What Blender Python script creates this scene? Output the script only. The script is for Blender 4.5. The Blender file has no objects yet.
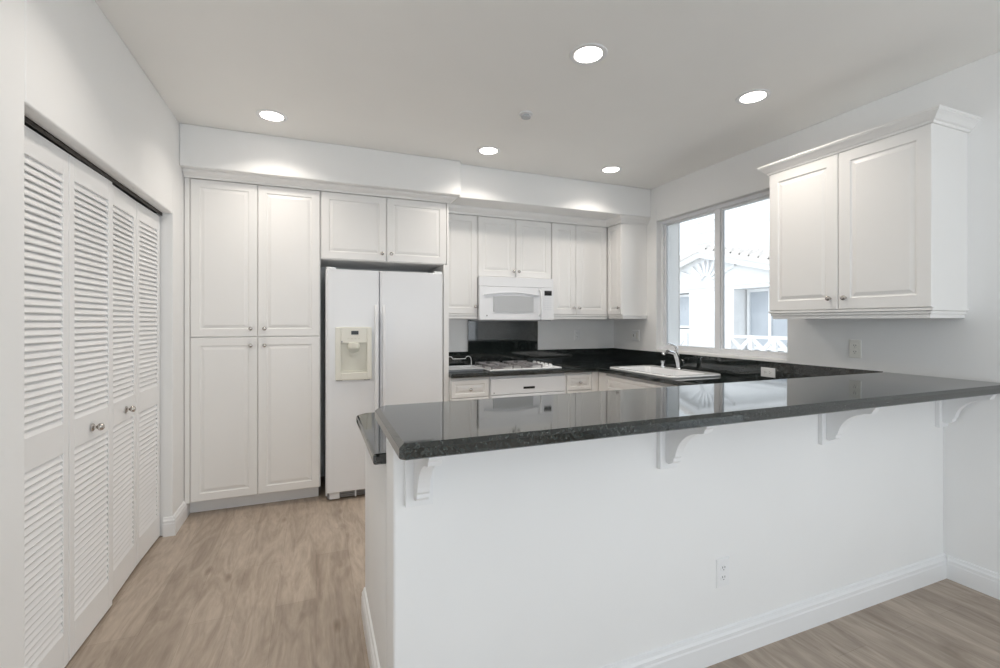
import bpy, bmesh, math, random
from mathutils import Vector
random.seed(7)
S = bpy.context.scene
COL = S.collection

# ------------------------------------------------------------------ camera
cam_d = bpy.data.cameras.new('camera')
cam_d.sensor_width = 36.0
cam_d.lens = 16.488
cam_d.shift_y = -0.012
cam_d.clip_start = 0.05
cam = bpy.data.objects.new('camera', cam_d)
cam.location = (0, 0, 1.366)
cam.rotation_euler = (math.radians(90), 0, -math.atan(184 / 458))
COL.objects.link(cam)
S.camera = cam

# ------------------------------------------------------------------ view, world, daylight
S.view_settings.view_transform = 'Standard'
S.view_settings.look = 'None'
S.view_settings.gamma = 1
S.view_settings.use_curve_mapping = False
S.view_settings.exposure = 0.0
S.cycles.max_bounces = 10
S.cycles.diffuse_bounces = 6
S.cycles.glossy_bounces = 5
S.cycles.transparent_max_bounces = 12
S.cycles.sample_clamp_indirect = 6
S.cycles.caustics_reflective = False
S.cycles.caustics_refractive = False

world = bpy.data.worlds.new('sky')
S.world = world
world.use_nodes = True
wn = world.node_tree.nodes
wn['Background'].inputs[0].default_value = (0.86, 0.93, 1.0, 1)
wn['Background'].inputs[1].default_value = 2.0


def area(name, loc, rot, sx, sy, power, col):
    d = bpy.data.lights.new(name, 'AREA')
    d.shape = 'RECTANGLE'; d.size = sx; d.size_y = sy
    d.energy = power; d.color = col
    o = bpy.data.objects.new(name, d)
    o.location = loc; o.rotation_euler = rot
    COL.objects.link(o)
    return o


R90 = math.radians(90)
area('rear_daylight_fill', (1.1, -3.02, 1.25), (math.radians(132), 0, 0), 3.3, 2.1, 42, (0.88, 0.94, 1.0))  # added area lamp for daylight from behind, tilted up to lift the ceiling
area('left_daylight_fill', (-.81, -1.55, 1.35), (0, -R90, 0), 1.7, 2.2, 8, (0.88, 0.94, 1.0))  # added fill from an unseen left window, brightens the right wall
area('side_daylight_fill', (3.10, -1.55, 1.45), (0, R90, 0), 1.6, 2.2, 21, (0.88, 0.94, 1.0))  # added fill from an unseen right window, brightens the left side
sun_d = bpy.data.lights.new('sun', 'SUN'); sun_d.energy = 1.0; sun_d.angle = 0.05
sun_d.color = (1.0, 0.97, 0.93)
sun = bpy.data.objects.new('sun', sun_d); COL.objects.link(sun)
sun.rotation_euler = (math.radians(38), 0, math.radians(-112))     # high, from the kitchen side of the yard


# ------------------------------------------------------------------ materials
def mat(name, col, rough=0.5, metal=0.0, bump=0.0, bscale=200.0, var=0.0, vscale=3.0, spec=0.5, coat=0.0):
    m = bpy.data.materials.new(name); m.use_nodes = True
    nt = m.node_tree; b = nt.nodes['Principled BSDF']
    b.inputs['Roughness'].default_value = rough
    b.inputs['Metallic'].default_value = metal
    b.inputs['Specular IOR Level'].default_value = spec
    b.inputs['Coat Weight'].default_value = coat
    tc = nt.nodes.new('ShaderNodeTexCoord')
    n = nt.nodes.new('ShaderNodeTexNoise'); n.inputs['Scale'].default_value = vscale
    nt.links.new(tc.outputs['Object'], n.inputs['Vector'])
    r = nt.nodes.new('ShaderNodeValToRGB')
    r.color_ramp.elements[0].position = 0.3; r.color_ramp.elements[1].position = 0.7
    r.color_ramp.elements[0].color = tuple(c * (1 - var) for c in col) + (1,)
    r.color_ramp.elements[1].color = tuple(min(1, c * (1 + var)) for c in col) + (1,)
    nt.links.new(n.outputs['Fac'], r.inputs['Fac'])
    nt.links.new(r.outputs['Color'], b.inputs['Base Color'])
    if bump > 0:
        n2 = nt.nodes.new('ShaderNodeTexNoise'); n2.inputs['Scale'].default_value = bscale
        nt.links.new(tc.outputs['Object'], n2.inputs['Vector'])
        bp = nt.nodes.new('ShaderNodeBump'); bp.inputs['Strength'].default_value = bump
        bp.inputs['Distance'].default_value = 0.002
        nt.links.new(n2.outputs['Fac'], bp.inputs['Height'])
        nt.links.new(bp.outputs['Normal'], b.inputs['Normal'])
    return m


M = {}
M['wall'] = mat('wall_paint', (0.86, 0.86, 0.855), 0.6, bump=0.08, bscale=140, var=0.008)
M['ceiling'] = mat('ceiling_paint', (0.92, 0.91, 0.885), 0.8, bump=0.08, bscale=120, var=0.008)
M['trim'] = mat('trim_paint', (0.84, 0.845, 0.85), 0.35, var=0.005)
M['cab'] = mat('cabinet_white', (0.85, 0.84, 0.825), 0.38, var=0.008)
M['door'] = mat('louver_paint', (0.85, 0.85, 0.85), 0.42, var=0.006)
M['appl'] = mat('appliance_white', (0.83, 0.84, 0.86), 0.25, var=0.004)
M['cream'] = mat('cream_plastic', (0.78, 0.765, 0.69), 0.35, var=0.01)
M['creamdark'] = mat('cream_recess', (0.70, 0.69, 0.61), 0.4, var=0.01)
M['porcelain'] = mat('porcelain', (0.86, 0.87, 0.88), 0.12, var=0.004)
M['nickel'] = mat('brushed_nickel', (0.55, 0.52, 0.49), 0.25, metal=1.0, var=0.05)
M['chrome'] = mat('chrome', (0.85, 0.86, 0.88), 0.07, metal=1.0, var=0.02)
M['black'] = mat('black_glass', (0.012, 0.012, 0.013), 0.3, var=0.1)
M['darkmetal'] = mat('dark_track', (0.045, 0.038, 0.032), 0.5, metal=0.3, var=0.1)
M['grate'] = mat('cast_grate', (0.24, 0.23, 0.235), 0.5, var=0.15, vscale=30)
M['grey'] = mat('grey_plastic', (0.33, 0.33, 0.34), 0.4, var=0.05)
M['mesh'] = mat('microwave_screen', (0.50, 0.515, 0.53), 0.2, var=0.03, vscale=400)
M['almond'] = mat('outlet_plastic', (0.80, 0.79, 0.74), 0.35, var=0.005)
M['dark'] = mat('dark_slot', (0.03, 0.03, 0.03), 0.6, var=0.05)
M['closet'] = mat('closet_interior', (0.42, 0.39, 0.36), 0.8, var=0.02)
M['vinyl'] = mat('vinyl_frame', (0.80, 0.81, 0.83), 0.35, var=0.004)
M['stucco'] = mat('stucco', (0.86, 0.86, 0.86), 0.85, bump=0.6, bscale=60, var=0.02, vscale=20)
M['wood_ext'] = mat('painted_timber', (0.84, 0.84, 0.845), 0.6, var=0.01)
M['tile'] = mat('clay_roof_tile', (0.70, 0.66, 0.63), 0.8, var=0.08, vscale=8)
M['extglass'] = mat('far_window_glass', (0.46, 0.49, 0.53), 0.15, var=0.06, vscale=2)
M['ground'] = mat('pale_concrete', (0.62, 0.61, 0.59), 0.9, var=0.05)
M['paper'] = mat('pale_tray_plastic', (0.70, 0.72, 0.75), 0.3, var=0.02)

# granite
m = bpy.data.materials.new('black_granite'); m.use_nodes = True; M['granite'] = m
nt = m.node_tree; b = nt.nodes['Principled BSDF']
tc = nt.nodes.new('ShaderNodeTexCoord')
n1 = nt.nodes.new('ShaderNodeTexNoise'); n1.inputs['Scale'].default_value = 110; n1.inputs['Detail'].default_value = 4
r1 = nt.nodes.new('ShaderNodeValToRGB'); e = r1.color_ramp.elements
e[0].position = 0.42; e[0].color = (0.004, 0.006, 0.006, 1); e[1].position = 0.62; e[1].color = (0.032, 0.040, 0.038, 1)
v1 = nt.nodes.new('ShaderNodeTexVoronoi'); v1.inputs['Scale'].default_value = 95
r2 = nt.nodes.new('ShaderNodeValToRGB'); e = r2.color_ramp.elements
e[0].position = 0.0; e[0].color = (0.17, 0.18, 0.165, 1); e[1].position = 0.22; e[1].color = (0, 0, 0, 1)
mx = nt.nodes.new('ShaderNodeMix'); mx.data_type = 'RGBA'; mx.blend_type = 'ADD'; mx.inputs[0].default_value = 0.8
nt.links.new(tc.outputs['Object'], n1.inputs['Vector']); nt.links.new(tc.outputs['Object'], v1.inputs['Vector'])
nt.links.new(n1.outputs['Fac'], r1.inputs['Fac']); nt.links.new(v1.outputs['Distance'], r2.inputs['Fac'])
nt.links.new(r1.outputs['Color'], mx.inputs[6]); nt.links.new(r2.outputs['Color'], mx.inputs[7])
nt.links.new(mx.outputs[2], b.inputs['Base Color'])
b.inputs['Roughness'].default_value = 0.045
b.inputs['IOR'].default_value = 1.78

# vinyl plank floor, boards running along Y
m = bpy.data.materials.new('plank_floor'); m.use_nodes = True; M['floor'] = m
nt = m.node_tree; b = nt.nodes['Principled BSDF']; L = nt.links
tc = nt.nodes.new('ShaderNodeTexCoord')
mp = nt.nodes.new('ShaderNodeMapping'); mp.inputs['Rotation'].default_value = (0, 0, R90)
L.new(tc.outputs['Object'], mp.inputs['Vector'])
br = nt.nodes.new('ShaderNodeTexBrick'); br.offset = 0.37; br.squash = 1.0
br.inputs['Scale'].default_value = 1.0
br.inputs['Brick Width'].default_value = 1.22; br.inputs['Row Height'].default_value = 0.18
br.inputs['Mortar Size'].default_value = 0.0006; br.inputs['Mortar Smooth'].default_value = 0.2
br.inputs['Color1'].default_value = (0.400, 0.330, 0.268, 1); br.inputs['Color2'].default_value = (0.465, 0.388, 0.318, 1)
br.inputs['Mortar'].default_value = (0.27, 0.22, 0.175, 1)
L.new(mp.outputs['Vector'], br.inputs['Vector'])
mp2 = nt.nodes.new('ShaderNodeMapping'); mp2.inputs['Scale'].default_value = (7.0, 1.3, 1.0)
L.new(tc.outputs['Object'], mp2.inputs['Vector'])
gn = nt.nodes.new('ShaderNodeTexNoise'); gn.inputs['Scale'].default_value = 1.6; gn.inputs['Detail'].default_value = 7
gn.inputs['Roughness'].default_value = 0.6; gn.inputs['Distortion'].default_value = 1.6
L.new(mp2.outputs['Vector'], gn.inputs['Vector'])
gr = nt.nodes.new('ShaderNodeValToRGB'); e = gr.color_ramp.elements
e[0].position = 0.28; e[0].color = (0.66, 0.63, 0.60, 1); e[1].position = 0.62; e[1].color = (1.08, 1.08, 1.08, 1)
L.new(gn.outputs['Fac'], gr.inputs['Fac'])
mp3 = nt.nodes.new('ShaderNodeMapping'); mp3.inputs['Scale'].default_value = (34.0, 5.0, 1.0)
L.new(tc.outputs['Object'], mp3.inputs['Vector'])
fn = nt.nodes.new('ShaderNodeTexNoise'); fn.inputs['Scale'].default_value = 2.0; fn.inputs['Detail'].default_value = 4
L.new(mp3.outputs['Vector'], fn.inputs['Vector'])
fr = nt.nodes.new('ShaderNodeValToRGB'); e = fr.color_ramp.elements
e[0].position = 0.3; e[0].color = (0.88, 0.88, 0.88, 1); e[1].position = 0.7; e[1].color = (1.05, 1.05, 1.05, 1)
L.new(fn.outputs['Fac'], fr.inputs['Fac'])
kn = nt.nodes.new('ShaderNodeTexVoronoi'); kn.inputs['Scale'].default_value = 1.0
mp4 = nt.nodes.new('ShaderNodeMapping'); mp4.inputs['Scale'].default_value = (9.0, 3.0, 1.0)
L.new(tc.outputs['Object'], mp4.inputs['Vector']); kd = nt.nodes.new('ShaderNodeMix'); kd.data_type = 'RGBA'; kd.inputs[0].default_value = 0.12
L.new(mp4.outputs['Vector'], kd.inputs[6]); L.new(gn.outputs['Color'], kd.inputs[7]); L.new(kd.outputs[2], kn.inputs['Vector'])
kr = nt.nodes.new('ShaderNodeValToRGB'); e = kr.color_ramp.elements
e[0].position = 0.04; e[0].color = (0.58, 0.54, 0.50, 1); e[1].position = 0.17; e[1].color = (1, 1, 1, 1)
L.new(kn.outputs['Distance'], kr.inputs['Fac'])
prev = br.outputs['Color']
for src in (gr, fr, kr):
    q = nt.nodes.new('ShaderNodeMix'); q.data_type = 'RGBA'; q.blend_type = 'MULTIPLY'; q.inputs[0].default_value = 1.0
    L.new(prev, q.inputs[6]); L.new(src.outputs['Color'], q.inputs[7]); prev = q.outputs[2]
L.new(prev, b.inputs['Base Color'])
b.inputs['Roughness'].default_value = 0.42

# clear window pane
m = bpy.data.materials.new('clear_glass'); m.use_nodes = True; M['glass'] = m
nt = m.node_tree; nt.nodes.remove(nt.nodes['Principled BSDF'])
t_ = nt.nodes.new('ShaderNodeBsdfTransparent'); g_ = nt.nodes.new('ShaderNodeBsdfGlossy')
t_.inputs[0].default_value = (0.97, 0.98, 0.98, 1)
g_.inputs['Roughness'].default_value = 0.01
f_ = nt.nodes.new('ShaderNodeFresnel'); f_.inputs['IOR'].default_value = 1.3
x_ = nt.nodes.new('ShaderNodeMixShader')
nt.links.new(f_.outputs[0], x_.inputs[0]); nt.links.new(t_.outputs[0], x_.inputs[1]); nt.links.new(g_.outputs[0], x_.inputs[2])
nt.links.new(x_.outputs[0], nt.nodes['Material Output'].inputs['Surface'])


def emis(name, col, strength):
    m = bpy.data.materials.new(name); m.use_nodes = True
    b = m.node_tree.nodes['Principled BSDF']
    b.inputs['Base Color'].default_value = (0.9, 0.9, 0.9, 1)
    b.inputs['Emission Color'].default_value = col + (1,)
    b.inputs['Emission Strength'].default_value = strength
    return m


M['lamp'] = emis('lit_diffuser', (1.0, 0.92, 0.84), 14)

# ------------------------------------------------------------------ mesh helpers
ORG = {}


class MB:
    """collects shapes in world coordinates and links them as ONE mesh"""
    def __init__(s): s.bm = bmesh.new()

    def box(s, x0, x1, y0, y1, z0, z1):
        v = [s.bm.verts.new(p) for p in ((x0, y0, z0), (x1, y0, z0), (x1, y1, z0), (x0, y1, z0),
                                         (x0, y0, z1), (x1, y0, z1), (x1, y1, z1), (x0, y1, z1))]
        for f in ((0, 3, 2, 1), (4, 5, 6, 7), (0, 1, 5, 4), (1, 2, 6, 5), (2, 3, 7, 6), (3, 0, 4, 7)):
            s.bm.faces.new([v[i] for i in f])
        return s

    def hexa(s, pts):
        v = [s.bm.verts.new(p) for p in pts]
        for f in ((0, 3, 2, 1), (4, 5, 6, 7), (0, 1, 5, 4), (1, 2, 6, 5), (2, 3, 7, 6), (3, 0, 4, 7)):
            s.bm.faces.new([v[i] for i in f])
        return s

    def loft(s, loops, cap=True, closed=False):
        """loops of equal point counts"""
        L = [[s.bm.verts.new(p) for p in lp] for lp in loops]
        n = len(L[0])
        rng = range(len(L)) if closed else range(len(L) - 1)
        for i in rng:
            a, b = L[i], L[(i + 1) % len(L)]
            for j in range(n):
                k = (j + 1) % n
                s.bm.faces.new((a[j], a[k], b[k], b[j]))
        if cap and not closed:
            s.bm.faces.new(L[0][::-1]); s.bm.faces.new(L[-1])
        return s

    def prism(s, poly, axis, a0, a1):
        """poly of (u,v); axis 'z': (x,y); 'x': (y,z); 'y': (x,z)"""
        def P(u, v, a):
            return (u, v, a) if axis == 'z' else ((a, u, v) if axis == 'x' else (u, a, v))
        return s.loft([[P(u, v, a0) for u, v in poly], [P(u, v, a1) for u, v in poly]])

    def sweep(s, prof, path, side=1):
        """prof of (out, z); path of (x, y); out is to the right of travel times side"""
        loops = []
        n = len(path)
        for i, p in enumerate(path):
            d = []
            if i > 0: d.append((Vector(path[i]) - Vector(path[i - 1])).normalized())
            if i < n - 1: d.append((Vector(path[i + 1]) - Vector(path[i])).normalized())
            nn = [Vector((q.y, -q.x)) * side for q in d]
            if len(nn) == 2:
                m_ = (nn[0] + nn[1]); m_ = m_ / (m_.dot(nn[0]))
            else:
                m_ = nn[0]
            loops.append([(p[0] + m_.x * o, p[1] + m_.y * o, z) for o, z in prof])
        return s.loft(loops)

    def lathe(s, prof, c, axis='z', n=20, sign=1):
        """prof of (r, h) measured along axis from c"""
        loops = []
        for r, h in prof:
            lp = []
            for i in range(n):
                a = 2 * math.pi * i / n
                p, q = r * math.cos(a), r * math.sin(a)
                h_ = h * sign
                lp.append((c[0] + p, c[1] + q, c[2] + h_) if axis == 'z' else
                          ((c[0] + p, c[1] + h_, c[2] + q) if axis == 'y' else (c[0] + h_, c[1] + p, c[2] + q)))
            loops.append(lp)
        return s.loft(loops)

    def tube(s, pts, r, n=10):
        pts = [Vector(p) for p in pts]
        rr = r if isinstance(r, (list, tuple)) else [r] * len(pts)
        loops = []
        up = None
        for i, p in enumerate(pts):
            t = ((pts[min(i + 1, len(pts) - 1)] - pts[max(i - 1, 0)])).normalized()
            if up is None:
                up = Vector((0, 0, 1)) if abs(t.z) < 0.9 else Vector((1, 0, 0))
            a = t.cross(up).normalized(); b_ = a.cross(t).normalized(); up = b_
            loops.append([tuple(p + (a * math.cos(2 * math.pi * k / n) + b_ * math.sin(2 * math.pi * k / n)) * rr[i]) for k in range(n)])
        return s.loft(loops)

    def build(s, name, material, parent=None, loc=None, smooth=False, bevel=0.0, seg=2, merge=False):
        if merge:
            bmesh.ops.remove_doubles(s.bm, verts=s.bm.verts, dist=1e-5)
            bmesh.ops.dissolve_limit(s.bm, angle_limit=0.01, verts=s.bm.verts, edges=s.bm.edges)
        bmesh.ops.recalc_face_normals(s.bm, faces=s.bm.faces)
        me = bpy.data.meshes.new(name)
        if parent is not None:
            org = ORG[parent.name]
        else:
            org = Vector(loc) if loc is not None else Vector((0, 0, 0))
        bmesh.ops.translate(s.bm, vec=-org, verts=s.bm.verts)
        s.bm.to_mesh(me); s.bm.free()
        me.materials.append(M[material])
        o = bpy.data.objects.new(name, me); COL.objects.link(o)
        if parent is not None:
            o.parent = parent; ORG[o.name] = org
        else:
            o.location = org; ORG[o.name] = org
        if smooth:
            me.polygons.foreach_set('use_smooth', [True] * len(me.polygons))
            try: me.set_sharp_from_angle(angle=math.radians(38))
            except Exception: pass
        if bevel > 0:
            bv = o.modifiers.new('bevel', 'BEVEL'); bv.width = bevel; bv.segments = seg
            bv.limit_method = 'ANGLE'; bv.angle_limit = math.radians(40)
        return o


def tag(o, label, cat, group=None, kind=None):
    if label: o['label'] = label
    if cat: o['category'] = cat
    if group: o['group'] = group
    if kind: o['kind'] = kind
    return o


def thing(name, loc, label, cat, group=None, kind=None):
    o = bpy.data.objects.new(name, None); COL.objects.link(o)
    o.location = loc; o.empty_display_size = 0.1
    ORG[o.name] = Vector(loc)
    return tag(o, label, cat, group, kind)


def struct(o, label=None, cat=None):
    return tag(o, label, cat, None, 'structure')


def fr_y(y, sgn=-1):      # a face looking along -Y (sgn -1): a = x
    return lambda a, z, d: (a, y + sgn * d, z)


def fr_x(x, sgn=-1):      # a face looking along -X: a = y
    return lambda a, z, d: (x + sgn * d, a, z)


def panel_mb(F, a0, a1, z0, z1, t=0.02, groove=0.055, flat=False):
    """raised-panel door or drawer front; F maps (along, up, out)"""
    def loop(i, d):
        return [F(a0 + i, z0 + i, d), F(a1 - i, z0 + i, d), F(a1 - i, z1 - i, d), F(a0 + i, z1 - i, d)]
    g = groove
    L = [loop(0, 0), loop(0, t - .004), loop(.004, t)]
    if not flat:
        L += [loop(g, t), loop(g + .004, t - .006), loop(g + .010, t - .007), loop(g + .030, t - .001), loop(g + .033, t - .001)]
    mb = MB(); mb.loft(L)
    return mb


def knob_mb(F, a, z, d0, r=.0145):
    """small round knob standing out of a face"""
    prof = [(.007, 0), (.0055, .004), (.005, .012), (.010, .016), (r, .022), (r * .9, .028), (r * .5, .0315)]
    mb = MB(); n = 16; loops = []
    for rr, h in prof:
        loops.append([F(a + rr * math.cos(2 * math.pi * k / n), z + rr * math.sin(2 * math.pi * k / n), d0 + h) for k in range(n)])
    mb.loft(loops); return mb


def cab_door(root, F, a0, a1, z0, z1, knob=None, name='door', groove=.055, t=.02):
    d = panel_mb(F, a0, a1, z0, z1, t, groove).build(name, 'cab', root)
    if knob: knob_mb(F, knob[0], knob[1], t).build('knob', 'nickel', d, smooth=True)
    return d


# ------------------------------------------------------------------ the room
CZ = 2.705
XL, XR, YB = -.853, 3.136, 4.347
YR, XRO = -3.1, 3.425
struct(MB().box(-1.7, XRO, YR - .15, YB + .12, -.06, 0).build('floor', 'floor'))
struct(MB().box(-1.7, XRO, YR - .15, YB + .12, CZ, CZ + .1).build('ceiling', 'ceiling'))
SY0, SY1, SZ0, SZ1 = -2.7, -.4, .35, 2.2
OY0, OY1, OZ = 1.905, 3.512, 2.06                      # closet opening
w = MB()
for (ya, yb, za, zb) in ((YR, SY0, 0, CZ), (SY0, SY1, 0, SZ0), (SY0, SY1, SZ1, CZ), (SY1, OY0, 0, CZ)): w.box(XL - .12, XL, ya, yb, za, zb)
w.box(XL - .12, XL, OY0, OY1, OZ, CZ); w.box(XL - .12, XL, OY1, YB, 0, CZ)
struct(w.build('wall_left', 'wall', merge=True, bevel=.008, seg=3))
w = MB()
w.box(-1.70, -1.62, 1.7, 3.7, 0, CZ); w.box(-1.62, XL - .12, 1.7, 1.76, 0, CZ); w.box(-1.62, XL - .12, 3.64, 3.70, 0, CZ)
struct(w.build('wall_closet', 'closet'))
struct(MB().box(-1.7, XRO, YB, YB + .12, 0, CZ).build('wall_back', 'wall'))
WY0, WY1, WZ0, WZ1 = 2.275, 3.640, 1.095, 2.366       # kitchen window opening
SY0, SY1, SZ0, SZ1 = -2.7, -.4, .35, 2.2             # unseen side windows, added behind the camera for daylight
w = MB()
for (ya, yb, za, zb) in ((YR, SY0, 0, CZ), (SY0, SY1, 0, SZ0), (SY0, SY1, SZ1, CZ), (SY1, WY0, 0, CZ),
                         (WY0, WY1, 0, WZ0), (WY0, WY1, WZ1, CZ), (WY1, YB, 0, CZ)):
    w.box(XR, XRO, ya, yb, za, zb)
struct(w.build('wall_right', 'wall', merge=True, bevel=.008, seg=3))
PX0, PX1, PZ1 = -.6, 2.8, 2.3                         # unseen glazed opening, added behind the camera for even daylight
w = MB()
for (xa, xb, za, zb) in ((-1.7, PX0, 0, CZ), (PX1, XRO, 0, CZ), (PX0, PX1, PZ1, CZ), (PX0, PX1, 0, .1)):
    w.box(xa, xb, YR - .12, YR, za, zb)
struct(w.build('wall_rear', 'wall', merge=True))
# soffits over the cabinets
struct(MB().box(XL, 1.118, 3.66, YB, 2.42, CZ).build('trim_1', 'wall', bevel=.008, seg=3), None)
struct(MB().box(1.118, XR, 3.72, YB, 2.42, CZ).build('trim_2', 'wall', bevel=.008, seg=3), None)
# half wall of the peninsula
HX = .215
struct(MB().box(HX, XR, 1.395, 1.55, 0, 1.025).build('wall_peninsula', 'wall', bevel=.010, seg=3))
# baseboards
BB = [(0, 0), (.018, 0), (.018, .078), (.0155, .084), (.0155, .098), (.010, .106), (.007, .118), (0, .122)]
struct(MB().sweep(BB, [(HX, 2.235), (HX, 1.395), (XR, 1.395)], 1).build('baseboard_peninsula', 'trim'))
struct(MB().sweep(BB, [(XR, 1.395 - .018), (XR, YR)], 1).build('baseboard_right', 'trim'))
b_ = MB().sweep(BB, [(XL - .05, OY1 - .001), (XL, OY1 - .001), (XL, 3.862)], 1)
b_.sweep(BB, [(XL, YR), (XL, OY0 - .004)], 1)
struct(b_.build('baseboard_left', 'trim'))


# ------------------------------------------------------------------ kitchen window
def window_x(name, y0, y1, z0, z1, x, split, label):
    t = thing(name, (x, (y0 + y1) / 2, z0), label, 'window', kind='structure')
    f = MB(); q = .030
    f.box(x - .02, x + .045, y0, y1, z0, z0 + q); f.box(x - .02, x + .045, y0, y1, z1 - q, z1)
    f.box(x - .02, x + .045, y0, y0 + q, z0 + q, z1 - q); f.box(x - .02, x + .045, y1 - q, y1, z0 + q, z1 - q)
    f.build('window_frame', 'vinyl', t, bevel=.002)
    MB().box(x - .012, x + .036, split - .026, split + .026, z0 + q, z1 - q).build('mullion', 'vinyl', t, bevel=.002)
    for (a, b) in ((y0 + q, split - .026), (split + .026, y1 - q)):
        s_ = MB(); w_ = .016
        s_.box(x, x + .028, a, b, z0 + q, z0 + q + w_); s_.box(x, x + .028, a, b, z1 - q - w_, z1 - q)
        s_.box(x, x + .028, a, a + w_, z0 + q + w_, z1 - q - w_); s_.box(x, x + .028, b - w_, b, z0 + q + w_, z1 - q - w_)
        sa = s_.build('sash', 'vinyl', t, bevel=.0015)
        MB().box(x + .012, x + .017, a + w_, b - w_, z0 + q + w_, z1 - q - w_).build('pane', 'glass', sa)
    return t


window_x('window_1', WY0, WY1, WZ0, WZ1, 3.215, 2.958, 'white framed sliding window over the kitchen sink')
window_x('window_2', SY0, SY1, SZ0, SZ1, 3.215, -1.55, 'unseen white framed sliding window added behind the camera for side daylight')
window_x('window_4', SY0, SY1, SZ0, SZ1, XL - .085, -1.55, 'unseen white framed sliding window added in the left wall behind the camera for daylight')
t = thing('window_3', (1.1, YR, .1), 'unseen wide glazed opening added behind the camera for daylight', 'window', kind='structure')
f = MB()
for xa in (PX0, (PX0 + PX1) / 2 - .04, PX1 - .08): f.box(xa, xa + .08, YR - .10, YR - .03, .1, PZ1)
f.box(PX0, PX1, YR - .10, YR - .03, .1, .18); f.box(PX0, PX1, YR - .10, YR - .03, PZ1 - .08, PZ1)
f.build('window_frame', 'vinyl', t)
MB().box(PX0 + .02, PX1 - .02, YR - .07, YR - .064, .12, PZ1 - .02).build('pane', 'glass', t)

# ------------------------------------------------------------------ bifold louvered closet doors
def bifold(name, p0, p1, p2, knob_on, label):
    t = thing(name, ((p0[0] + p2[0]) / 2, (p0[1] + p2[1]) / 2, 0), label, 'door', kind='structure')
    for idx, (a, b) in enumerate(((p0, p1), (p1, p2))):
        A, B = Vector((a[0], a[1])), Vector((b[0], b[1]))
        L_ = (B - A).length - .003; u = (B - A).normalized(); nrm = Vector((u.y, -u.x))
        if nrm.x < 0: nrm = -nrm
        T = .028
        def F(s_, z, d, A=A, u=u, nrm=nrm):
            p = A + u * s_ + nrm * d
            return (p.x, p.y, z)
        def bx(mb, s0, s1, z0, z1, d0, d1):
            mb.hexa([F(s0, z0, d0), F(s1, z0, d0), F(s1, z0, d1), F(s0, z0, d1),
                     F(s0, z1, d0), F(s1, z1, d0), F(s1, z1, d1), F(s0, z1, d1)])
        ZB, ZT = .012, 2.036
        st = .042
        rails = ((ZB, .149), (.853, .970), (1.940, ZT))
        fmb = MB()
        bx(fmb, 0.0015, st, ZB, ZT, -T, 0); bx(fmb, L_ - st, L_, ZB, ZT, -T, 0)
        for z0, z1 in rails: bx(fmb, st, L_ - st, z0, z1, -T, 0)
        po = fmb.build('door_panel', 'door', t, bevel=.0018)
        lv = MB(); pitch = .0268
        for z0, z1 in ((.149, .853), (.970, 1.940)):
            n = int(round((z1 - z0) / pitch)); ph = (z1 - z0) / n
            for k in range(n):
                zc = z0 + ph * (k + .5)
                # slat: outer edge low, inner edge high
                hz = .0158; th = .0022
                pr = [(-.003, zc - hz - th), (-.001, zc - hz + th), (-.014, zc + hz + th), (-.016, zc + hz - th)]
                lv.loft([[F(st, z, d) for d, z in pr], [F(L_ - st, z, d) for d, z in pr]])
        lv.build('louvers', 'door', po)
        if idx == knob_on:
            pass
    return t


def wall_knob(root, x, y, z):
    k = MB()
    k.lathe([(.017, 0), (.017, .003), (.013, .006), (.0065, .008), (.006, .015), (.010, .019), (.0155, .024), (.0165, .030), (.014, .037), (.008, .041)], (x, y, z), 'x', 20)
    k.build('door_knob', 'nickel', root, smooth=True)


d1 = bifold('door_1', (-.920, 1.918), (-.913, 2.335), (-.905, 2.732), 1, 'white louvered bifold closet door with a knob, nearer pair by the wall edge')
wall_knob(d1, -.906, 2.520, .906)
d2 = bifold('door_2', (-.918, 2.737), (-.925, 3.115), (-.918, 3.498), 0, 'white louvered bifold closet door with a knob, farther pair beside the pantry')
wall_knob(d2, -.920, 2.945, .910)
k = MB(); k.box(-.955, -.950, 1.91, 3.508, 2.030, OZ); k.box(-.912, -.908, 1.91, 3.508, 2.041, OZ); k.box(-.955, -.908, 1.91, 3.508, OZ - .004, OZ)
struct(k.build('trim_3', 'darkmetal'))

# ------------------------------------------------------------------ pantry cabinet
FY = 3.79                                             # carcass front of the tall units, doors stand 20 mm proud
t = thing('pantry_cabinet', (-.41, 4.06, 0), 'tall white four-door pantry cabinet standing beside the louvered closet', 'cabinet')
b_ = MB(); b_.box(XL + .001, .032, FY, YB - .002, .10, 2.375); b_.build('body', 'cab', t)
MB().box(XL + .004, -.818, FY - .017, FY, .10, 2.372).build('filler_strip', 'cab', t, bevel=.0015)
MB().box(XL + .004, .018, 3.865, 3.885, 0, .10).build('toe_kick', 'trim', t)
F = fr_y(FY)
cab_door(t, F, -.814, -.398, 1.260, 2.370, (-.440, 1.318))
cab_door(t, F, -.394, .026, 1.260, 2.370, (-.350, 1.318))
cab_door(t, F, -.814, -.398, .104, 1.254, (-.440, 1.195))
cab_door(t, F, -.394, .026, .104, 1.254, (-.350, 1.195))

# cabinet over the fridge
t = thing('fridge_top_cabinet', (.53, 4.06, 1.85), 'white two-door cabinet hanging above the refrigerator', 'cabinet')
MB().box(.034, 1.026, FY, YB - .002, 1.852, 2.375).build('body', 'cab', t)
cab_door(t, F, .038, .527, 1.856, 2.370, (.492, 1.915))
cab_door(t, F, .531, 1.024, 1.856, 2.370, (.565, 1.915))
ep = MB(); ep.prism([(1.002, 0), (1.046, 0), (1.046, 2.375), (1.028, 2.375), (1.028, 1.850), (1.002, 1.850)], 'y', FY - .02, YB - .002)
ep.build('end_panel', 'cab', None, loc=(1.037, 4.06, 0), bevel=.001)
tag(bpy.data.objects['end_panel'], 'tall white end panel between the refrigerator and the base cabinets', 'panel')

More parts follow.
